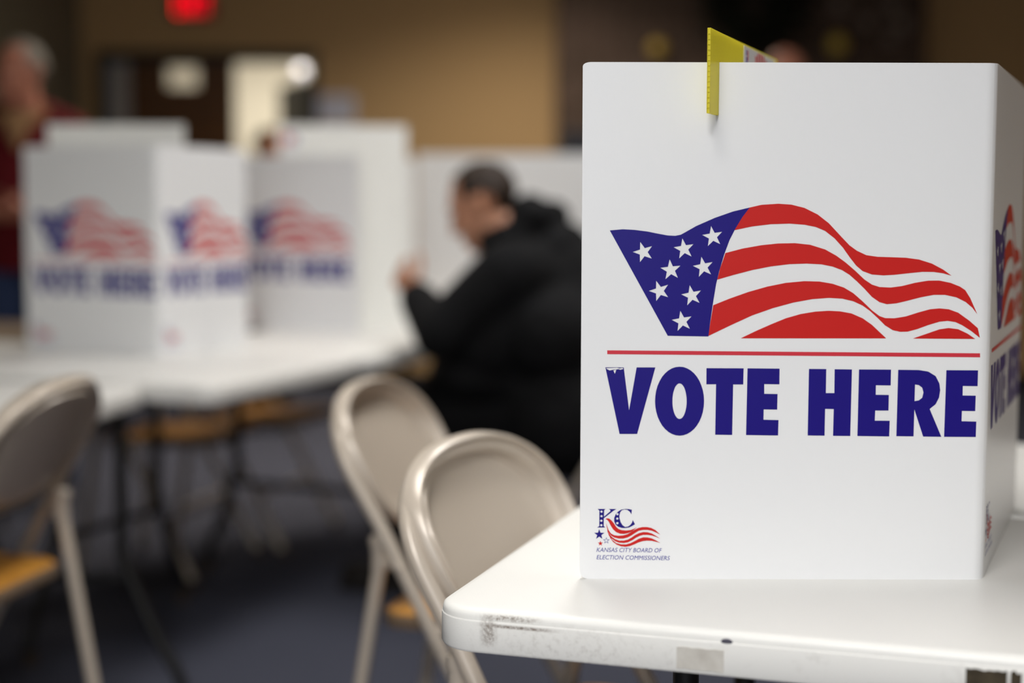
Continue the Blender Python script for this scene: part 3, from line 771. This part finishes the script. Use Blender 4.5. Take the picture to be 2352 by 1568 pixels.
# ------------------------------------------------------------------ steel folding chairs
def make_chair(label):
    """faces +x; origin on the floor below the seat"""
    t = thing('folding_chair', label, 'chair')
    lean = lambda z: .205 - .537 * z
    w0, zs, zt = .220, .726, .842
    # inverted U frame, the two front legs in one bent tube
    pts = [(lean(0), w0 + .012, 0), (lean(.3), w0 + .004, .3)]
    pts = [(lean(0) + .0, w0 + .012, 0), (lean(.28), w0 + .004, .28), (lean(.5), w0, .5), (lean(.62), w0, .62)]
    for k in range(0, 25):
        a = math.pi * k / 24
        e = 2.0 / 2.35
        y = w0 * math.copysign(abs(math.cos(a)) ** e, math.cos(a)); z = zs - .03 + (zt - .018 - zs + .03) * abs(math.sin(a)) ** e
        pts.append((lean(z) - .006, y, z))
    pts += [(lean(.62), -w0, .62), (lean(.5), -w0, .5), (lean(.28), -w0 - .004, .28), (lean(0), -w0 - .012, 0)]
    m = MB(); m.tube(pts, .0125, 12); m.build('frame', M_CHAIR, t)
    # backrest: dished sheet with a raised bead inside the frame
    wb = w0 - .004
    def ring(f, off, n=64):
        out = []
        for k in range(n):
            a = 2 * math.pi * k / n
            ca, sa = math.cos(a), math.sin(a)
            e = 2 / 2.35
            y = wb * math.copysign(abs(ca) ** e, ca)
            z = (zt - zs) * abs(sa) ** e if sa >= 0 else -.155 * abs(sa) ** .8
            y, z = y * f, (z + .03) * f - .03 + zs
            dish = -.026 * (1 - (y / w0) ** 2)
            out.append((lean(z) + dish * min(1, (1.0 - f) * 5) + off, y, z))
        return out
    m = MB()
    fr = [(1.0, .003), (.995, .012), (.98, .019), (.955, .020), (.935, .012), (.92, -.004), (.905, -.009), (.89, -.006), (.875, .006), (.86, .014), (.84, .016), (.82, .011), (.80, .003), (.775, -.002), (.6, -.003), (.4, -.003), (.2, -.003), (.015, -.003)]
    front = [ring(f, o + .003) for f, o in fr]
    back = [ring(f, (o if f < .9 else min(o, .003)) - .004) for f, o in reversed(fr)]
    m.loft(front, True, False, True); m.loft(back, True, True, False)
    r0 = [m.bm.verts.new(p) for p in front[0]]; r1 = [m.bm.verts.new(p) for p in back[-1]]
    for i in range(len(r0)): m.face([r0[i], r0[(i + 1) % len(r0)], r1[(i + 1) % len(r0)], r1[i]])
    bmesh.ops.remove_doubles(m.bm, verts=m.bm.verts, dist=.0002)
    m.build('backrest', M_CHAIR, t)
    # seat pan with a tan board let into it
    def outline(i, z, dz=0):
        o = rounded_rect(-.150 + i, -.185 + i, .235 - i, .185 - i, max(.06 - i * .8, .012), 6)
        return [(x, y * (1 + .06 * (x + .1)), z + .014 + .03 * x + dz) for x, y in o]
    m = MB(); m.loft([outline(.012, .407), outline(.002, .409), outline(0, .416), outline(0, .428), outline(.004, .433), outline(.012, .433), outline(.014, .429)]); st = m.build('seat', M_PAN, t)
    m = MB(); m.loft([outline(.005, .431), outline(.005, .4350), outline(.010, .4375), outline(.05, .4385), outline(.12, .4375)]); m.build('seat_board', M_PAD, st)['label'] = 'tan seat board'
    # rear legs, hinges, crossbars, feet
    hz = .571
    for s in (-1, 1):
        yl = s * .190
        m = MB(); m.tube([(lean(hz) - .034, yl, hz - .03), (-.225, s * .196, 0)], .0125, 10); lg = m.build('rear_leg', M_CHAIR, t)
        m = MB(); m.tube([(-.225, s * .196, .0), (-.220, s * .196, .03)], .0145, 10); m.build('foot_cap', M_CHAIRD, lg)
        m = MB(); m.tube([(lean(hz) - .0345, yl, hz - .045), (lean(hz) - .0345, yl, hz - .008), (lean(hz) - .0345, yl, hz), (lean(hz) - .0345, yl, hz + .012), (lean(hz) - .0345, yl, hz + .018)], [.0155, .0155, .0185, .0185, .010], 14); m.tube([(lean(hz) - .034, yl, hz - .028), (lean(hz - .03), s * (w0 - .004), hz - .030)], .008, 8); m.ellipsoid((lean(hz - .03) + .0, s * (w0 + .012), hz - .03), (.009, .005, .009)); m.build('hinge', M_CHAIR, t)
        m = MB(); m.tube([(lean(0), s * (w0 + .012), 0), (lean(.03), s * (w0 + .0115), .03)], .0155, 10); m.build('foot_cap', M_CHAIRD, t)
        m = MB(); m.ellipsoid((.02, s * .196, .432), (.011, .012, .011)); m.tube([(.02, s * .183, .432), (lean(.432), s * (w0 - .003), .432)], .006, 8); m.build('seat_pivot', M_CHAIR, t)
    m = MB(); m.tube([(-.202, -.192, .14), (-.202, .192, .14)], .008, 8); m.build('crossbar', M_CHAIR, t)
    m = MB(); m.tube([(lean(.2), -w0 - .005, .2), (lean(.2), w0 + .005, .2)], .008, 8); m.build('crossbar', M_CHAIR, t)
    return t
chair0 = make_chair('beige folding chair half hidden by the corner of the nearest table')
def place(o, x, y, face_deg, label=None):
    o.location = (x, y, 0); o.rotation_euler = (0, 0, math.radians(face_deg))
    if label: o['label'] = label
    o['group'] = 'beige steel folding chairs'
    return o
CHAIRS = [(.14, 2.118, -27, None),
          (-.047, 2.872, -17, 'beige folding chair with tan seat, second back from the nearest table'),
          (-1.092, 3.013, 169.4, 'dark-backed folding chair at the left edge, seen from behind'),
          (-.88, 5.39, -16, 'blurred folding chair with tan seat visible under the tables at centre left'),
          (-1.09, 4.96, -16, 'blurred folding chair under the tables, nearer the left table leg'),
          (.265, 4.63, 162, 'folding chair the man in black is sitting on')]
for i, (x, y, a, lab) in enumerate(CHAIRS):
    place(chair0 if i == 0 else copy_tree(chair0), x, y, a, lab)
CH_ALL = True

# ------------------------------------------------------------------ people
def fuse(m, name, mt, parent, voxel=.006, smooth=4, factor=.5):
    """one continuous skin over the collected shapes"""
    me = bpy.data.meshes.new('tmp'); m.bm.to_mesh(me); m.bm.free()
    ob = bpy.data.objects.new('tmp', me); COL.objects.link(ob)
    r = ob.modifiers.new('r', 'REMESH'); r.mode = 'VOXEL'; r.voxel_size = voxel; r.use_smooth_shade = True
    s = ob.modifiers.new('s', 'SMOOTH'); s.iterations = smooth; s.factor = factor
    bpy.context.view_layer.update()
    dg = bpy.context.evaluated_depsgraph_get()
    me2 = bpy.data.meshes.new_from_object(ob.evaluated_get(dg))
    bpy.data.objects.remove(ob); bpy.data.meshes.remove(me)
    me2.name = name; me2.materials.clear(); me2.materials.append(mt); me2.shade_smooth()
    o = bpy.data.objects.new(name, me2); COL.objects.link(o); o.parent = parent
    return o

def head_shapes(m, H):
    """H places the head: x forward, y left, z up, origin mid head"""
    E = lambda c, r: m.ellipsoid(c, r, H)
    E((-.012, 0, .035), (.098, .077, .088)); E((.030, 0, -.035), (.066, .063, .085)); E((.010, 0, -.06), (.062, .064, .060))
    E((.066, 0, -.100), (.026, .032, .024)); E((.080, 0, .030), (.018, .056, .014))
    E((.098, 0, -.016), (.014, .011, .030)); E((.108, 0, -.034), (.014, .015, .011)); E((.100, .012, -.038), (.009, .009, .008)); E((.100, -.012, -.038), (.009, .009, .008))
    E((.090, 0, -.066), (.010, .025, .007)); E((.088, 0, -.079), (.011, .022, .008))
    for s in (-1, 1):
        E((.066, s * .040, -.028), (.026, .024, .026))                        # cheeks
        E((-.008, s * .079, -.012), (.019, .009, .033)); E((-.016, s * .086, .002), (.012, .007, .020))   # ears
    m.capsule(H @ Vector((-.022, 0, -.07)), H @ Vector((-.038, 0, -.165)), .057, .062)

def head_children(H, body, hair, eye=True, bald=0):
    if eye:
        for s in (-1, 1):
            m = MB(); m.ellipsoid((.079, s * .031, .004), (.008, .012, .006), H, 10, 7); m.build('eye', M_EYE, body)
    if hair is None: return
    m = MB(); m.ellipsoid((-.016, 0, .034), (.104, .084, .094), H, 28, 18)
    Hi = H.inverted()
    kill = []
    for v in m.bm.verts:
        p = Hi @ v.co
        line = .078 + bald if p.x > .02 else (.078 + bald) + (p.x - .02) * 1.6      # hairline falls from brow to nape
        if p.x < -.045: line = -.085
        elif p.x < .035: line = min(line, .02)
        if abs(p.y) < .062 and p.x > .02: line = max(line, .085 + bald)
        if p.z < line: kill.append(v)
        v.co = H @ (p + Vector((rnd.uniform(-1, 1), rnd.uniform(-1, 1), rnd.uniform(-1, 1))) * .0025)
    bmesh.ops.delete(m.bm, geom=kill, context='VERTS')
    ret = bmesh.ops.solidify(m.bm, geom=list(m.bm.faces), thickness=.012)
    m.build('hair', hair, body)

def hand_shapes(m, wrist, d, n, side, curl=45, scale=1.0):
    """palm and five fingers; d = direction of the fingers, n = palm normal, side = +1 when the thumb is towards n x d"""
    d = Vector(d).normalized(); n = Vector(n); n = (n - d * n.dot(d)).normalized(); b = n.cross(d) * side
    w = Vector(wrist); S = scale
    for k in range(4):
        y = (.5 - k / 3) * .058 * S
        m.capsule(w + d * .012 * S + b * y * .55, w + d * .085 * S + b * y, .0125 * S, .0115 * S)
    for k, L in enumerate((.072, .080, .074, .058)):
        y = (.5 - k / 3) * .062 * S
        p = w + d * .085 * S + b * y
        a = 0
        for j, f in enumerate((.45, .31, .24)):
            a += math.radians(curl * (.6 + .25 * j) + 5 * k)
            q = p + (d * math.cos(a) + n * math.sin(a)) * L * f * S
            m.capsule(p, q, (.0088 - .0008 * j) * S, (.0082 - .0008 * j) * S, 8)
            p = q
    p = w + d * .022 * S + b * .026 * S
    for j, (L, a) in enumerate(((.045, 48), (.032, 30), (.026, 12))):
        q = p + (d * math.cos(math.radians(a)) + b * math.sin(math.radians(a)) + n * .35).normalized() * L * S
        m.capsule(p, q, (.0115 - .001 * j) * S, (.0105 - .001 * j) * S, 8)
        p = q

def chain(m, pts, rs):
    for (a, b), (r0, r1) in zip(zip(pts, pts[1:]), zip(rs, rs[1:])): m.capsule(a, b, r0, r1)

def standing(label, loc, face, height, shirt, trousers, hair, skin, arms='down', bald=0, collar=None, headturn=0, girth=1.0):
    k = height / 1.76
    t = thing('person', label, 'person', loc, math.radians(face))
    V = lambda x, y, z: Vector((x * k, y * k, z * k))
    H = Matrix.Translation(V(.035, 0, 1.645)) @ Matrix.Rotation(math.radians(headturn), 4, 'Z') @ Matrix.Scale(k * .98, 4)
    m = MB(); head_shapes(m, H)
    m.capsule(V(0, 0, 1.30), V(0, 0, .98), .13 * k, .13 * k); m.capsule(V(0, .10, 1.40), V(0, -.10, 1.40), .058 * k, .058 * k); m.capsule(V(-.01, 0, 1.5), V(0, 0, 1.4), .06 * k, .09 * k)
    arms_pts = []
    for s in (1, -1):
        sh = V(0, s * .185, 1.43)
        if arms == 'down': el, wr, hd, hn = V(-.02, s * .25, 1.13), V(.03, s * .25, .88), V(.1, 0, -1), V(0, -s, 0)
        else: el, wr, hd, hn = V(.03, s * .26, 1.13), V(.25, s * .09, 1.115), V(.5, -s * .8, .1), V(-.6, 0, .6)
        arms_pts.append((sh, el, wr))
        chain(m, [sh - V(0, 0, .02), el, wr], [.044 * k, .038 * k, .029 * k])
        hand_shapes(m, wr, hd, hn, s, 28 if arms == 'down' else 45, k)
        hip, kn, an = V(0, s * .09, .92), V(.02, s * .10, .50), V(-.01, s * .11, .09)
        chain(m, [hip, kn, an], [.085 * k, .055 * k, .04 * k]); m.capsule(an - V(0, 0, .035), V(.13, s * .13, .045), .035 * k, .03 * k)
    body = fuse(m, 'body', skin, t, .006, 3)
    head_children(H, body, hair, True, bald)
    m = MB(); g = girth
    loops = []
    for z, rx, ry, x in ((.90, .125, .18, 0), (1.0, .145 * g, .185 * g, .01), (1.12, .15 * g, .185 * g, .015), (1.25, .14, .19, .01), (1.36, .125, .195, .0), (1.44, .10, .175, -.005), (1.485, .075, .10, -.01)):
        loops.append([V(x + rx * math.cos(a), ry * math.sin(a), z) for a in [2 * math.pi * i / 28 for i in range(28)]])
    m.loft(loops)
    for sh, el, wr in arms_pts:
        chain(m, [sh - V(0, 0, .01), el, el.lerp(wr, .85)], [.077 * k, .060 * k, .047 * k])
    for q in (1, -1): m.capsule(V(-.01, q * .055, 1.515), V(0, q * .17, 1.445), .045 * k, .06 * k)
    fuse(m, 'sweater', shirt, t, .009, 6)
    if collar:
        m = MB(); m.tube([V(.02 + .085 * math.cos(a), .088 * math.sin(a), 1.505 - .055 * max(0, math.cos(a)) ** 2) for a in [2 * math.pi * i / 24 for i in range(25)]], .016 * k, 8, False); m.build('collar', collar, t)
        m = MB(); m.loft([[V(.085, -.075, 1.50), V(.105, 0, 1.50), V(.085, .075, 1.50)], [V(.125, -.040, 1.43), V(.142, 0, 1.43), V(.125, .040, 1.43)], [V(.150, -.006, 1.355), V(.156, 0, 1.355), V(.150, .006, 1.355)], [V(.10, -.006, 1.355), V(.10, 0, 1.36), V(.10, .006, 1.355)], [V(.06, -.040, 1.43), V(.06, 0, 1.43), V(.06, .040, 1.43)], [V(.03, -.075, 1.50), V(.03, 0, 1.50), V(.03, .075, 1.50)]]); m.build('shirt_front', collar, t)
    m = MB()
    m.capsule(V(0, .055, .95), V(0, -.055, .95), .125 * k, .125 * k)
    for s in (1, -1): chain(m, [V(0, s * .09, .92), V(.02, s * .10, .50), V(-.01, s * .11, .06)], [.108 * k, .078 * k, .066 * k])
    fuse(m, 'trousers', trousers, t, .010, 5)
    for s in (1, -1):
        m = MB(); m.capsule(V(-.03, s * .11, .045), V(.15, s * .13, .040), .045 * k, .038 * k); m.box((-.07 * k, s * .12 * k - .04, 0), (.18 * k, s * .12 * k + .04, .02)); fuse(m, 'shoe', M_SHOE, t, .008, 3)
    return t

# the man in black, seated, bent over his ballot
def seated_man():
    t = thing('person', 'seated man in a black hooded jacket bent over the table with one hand raised', 'person', (.20, 4.66, 0), math.radians(162))
    V = lambda x, y, z: Vector((x, y, z))
    H = Matrix.Translation(V(.305, 0, 1.165)) @ Matrix.Rotation(math.radians(26), 4, 'Y') @ Matrix.Rotation(math.radians(6), 4, 'Z') @ Matrix.Scale(1.03, 4)
    m = MB(); head_shapes(m, H)
    chain(m, [V(0, 0, .58), V(.05, 0, .80), V(.14, 0, 1.0), V(.22, 0, 1.08)], [.15, .15, .11, .065])
    m.capsule(V(.13, .15, .99), V(.13, -.15, .99), .075, .075)
    ARM = {1: (V(.15, .22, .985), V(.33, .29, .80), V(.455, .175, .90)), -1: (V(.15, -.22, .985), V(.30, -.28, .74), V(.30, -.08, .66))}
    for s, (sh, el, wr) in ARM.items(): chain(m, [sh, el, wr], [.055, .046, .032])
    hand_shapes(m, ARM[1][2], (.75, -.35, .75), (-.2, -.9, .1), 1, 38, 1.0)
    hand_shapes(m, ARM[-1][2], (.3, .9, -.2), (0, .0, -1), -1, 25, 1.0)
    LEG = {}
    for s in (1, -1):
        LEG[s] = (V(.0, s * .10, .535), V(.50, s * .15, .53), V(.50, s * .16, .10))
        chain(m, list(LEG[s]), [.095, .065, .045]); m.capsule(V(.49, s * .16, .05), V(.64, s * .17, .045), .036, .03)
    body = fuse(m, 'body', M_SKIN, t, .006, 3)
    head_children(H, body, M_HAIRD, True, .02)
    # jacket with a bunched hood behind the neck
    m = MB()
    chain(m, [V(-.02, 0, .56), V(.01, 0, .74), V(.09, 0, .92), V(.155, 0, 1.0)], [.225, .225, .20, .135])
    m.capsule(V(.0, .10, .56), V(.0, -.10, .56), .20, .20)
    m.capsule(V(.12, .19, .965), V(.12, -.19, .965), .105, .105); m.capsule(V(.03, .17, .80), V(.03, -.17, .80), .15, .15)
    for s, (sh, el, wr) in ARM.items():
        chain(m, [sh - V(0, 0, .01), el, el.lerp(wr, .9)], [.098, .082, .058])
    m.ellipsoid(V(.17, 0, .72), (.21, .24, .20)); m.ellipsoid(V(.265, .03, .67), (.185, .24, .11)); m.ellipsoid(V(.22, .20, .80), (.15, .10, .14)); m.ellipsoid(V(.20, -.20, .80), (.15, .10, .14))
    for p, r in ((V(.225, 0, 1.06), (.095, .105, .055)), (V(.155, 0, 1.14), (.06, .10, .065)), (V(.135, 0, 1.085), (.07, .125, .07)), (V(.10, .05, 1.135), (.055, .075, .05)), (V(.10, -.05, 1.135), (.055, .075, .05)), (V(.19, .088, 1.07), (.07, .035, .05)), (V(.19, -.088, 1.07), (.07, .035, .05)), (V(.24, 0, 1.03), (.05, .07, .05)), (V(.045, 0, 1.05), (.07, .14, .07))):
        m.ellipsoid(p, r)
    fuse(m, 'hooded_jacket', M_BLACKFAB, t, .009, 5)
    m = MB()
    m.capsule(V(.0, .09, .545), V(.0, -.09, .545), .125, .125)
    for s in (1, -1): chain(m, [LEG[s][0], LEG[s][1], LEG[s][2]], [.115, .09, .072])
    fuse(m, 'trousers', M_TROUSER, t, .010, 5)
    for s in (1, -1):
        m = MB(); m.capsule(V(.47, s * .16, .05), V(.66, s * .17, .045), .05, .042); m.box((.43, s * .165 - .045, 0), (.70, s * .165 + .045, .022)); fuse(m, 'shoe', M_SHOE, t, .008, 3)
    return t
seated_man()
standing('standing man with grey hair in a dark red sweater at the left edge', (-1.88, 6.05, 0), -80, 1.775, M_MAROON, M_JEANS, M_HAIRG, M_SKIN2, 'front', .01, M_TANSHIRT, -38)
standing('short person with dark hair standing far back in front of the doorway', (-1.27, 8.15, 0), -25, 1.545, M_NAVYFAB, M_TROUSER, M_HAIRD, M_SKIN, 'down')
standing('bald person whose crown shows above the nearest booth, by the brick pier', (1.15, 6.7, 0), -95, 1.815, M_GREYFAB, M_TROUSER, None, M_SKIN2, 'down')
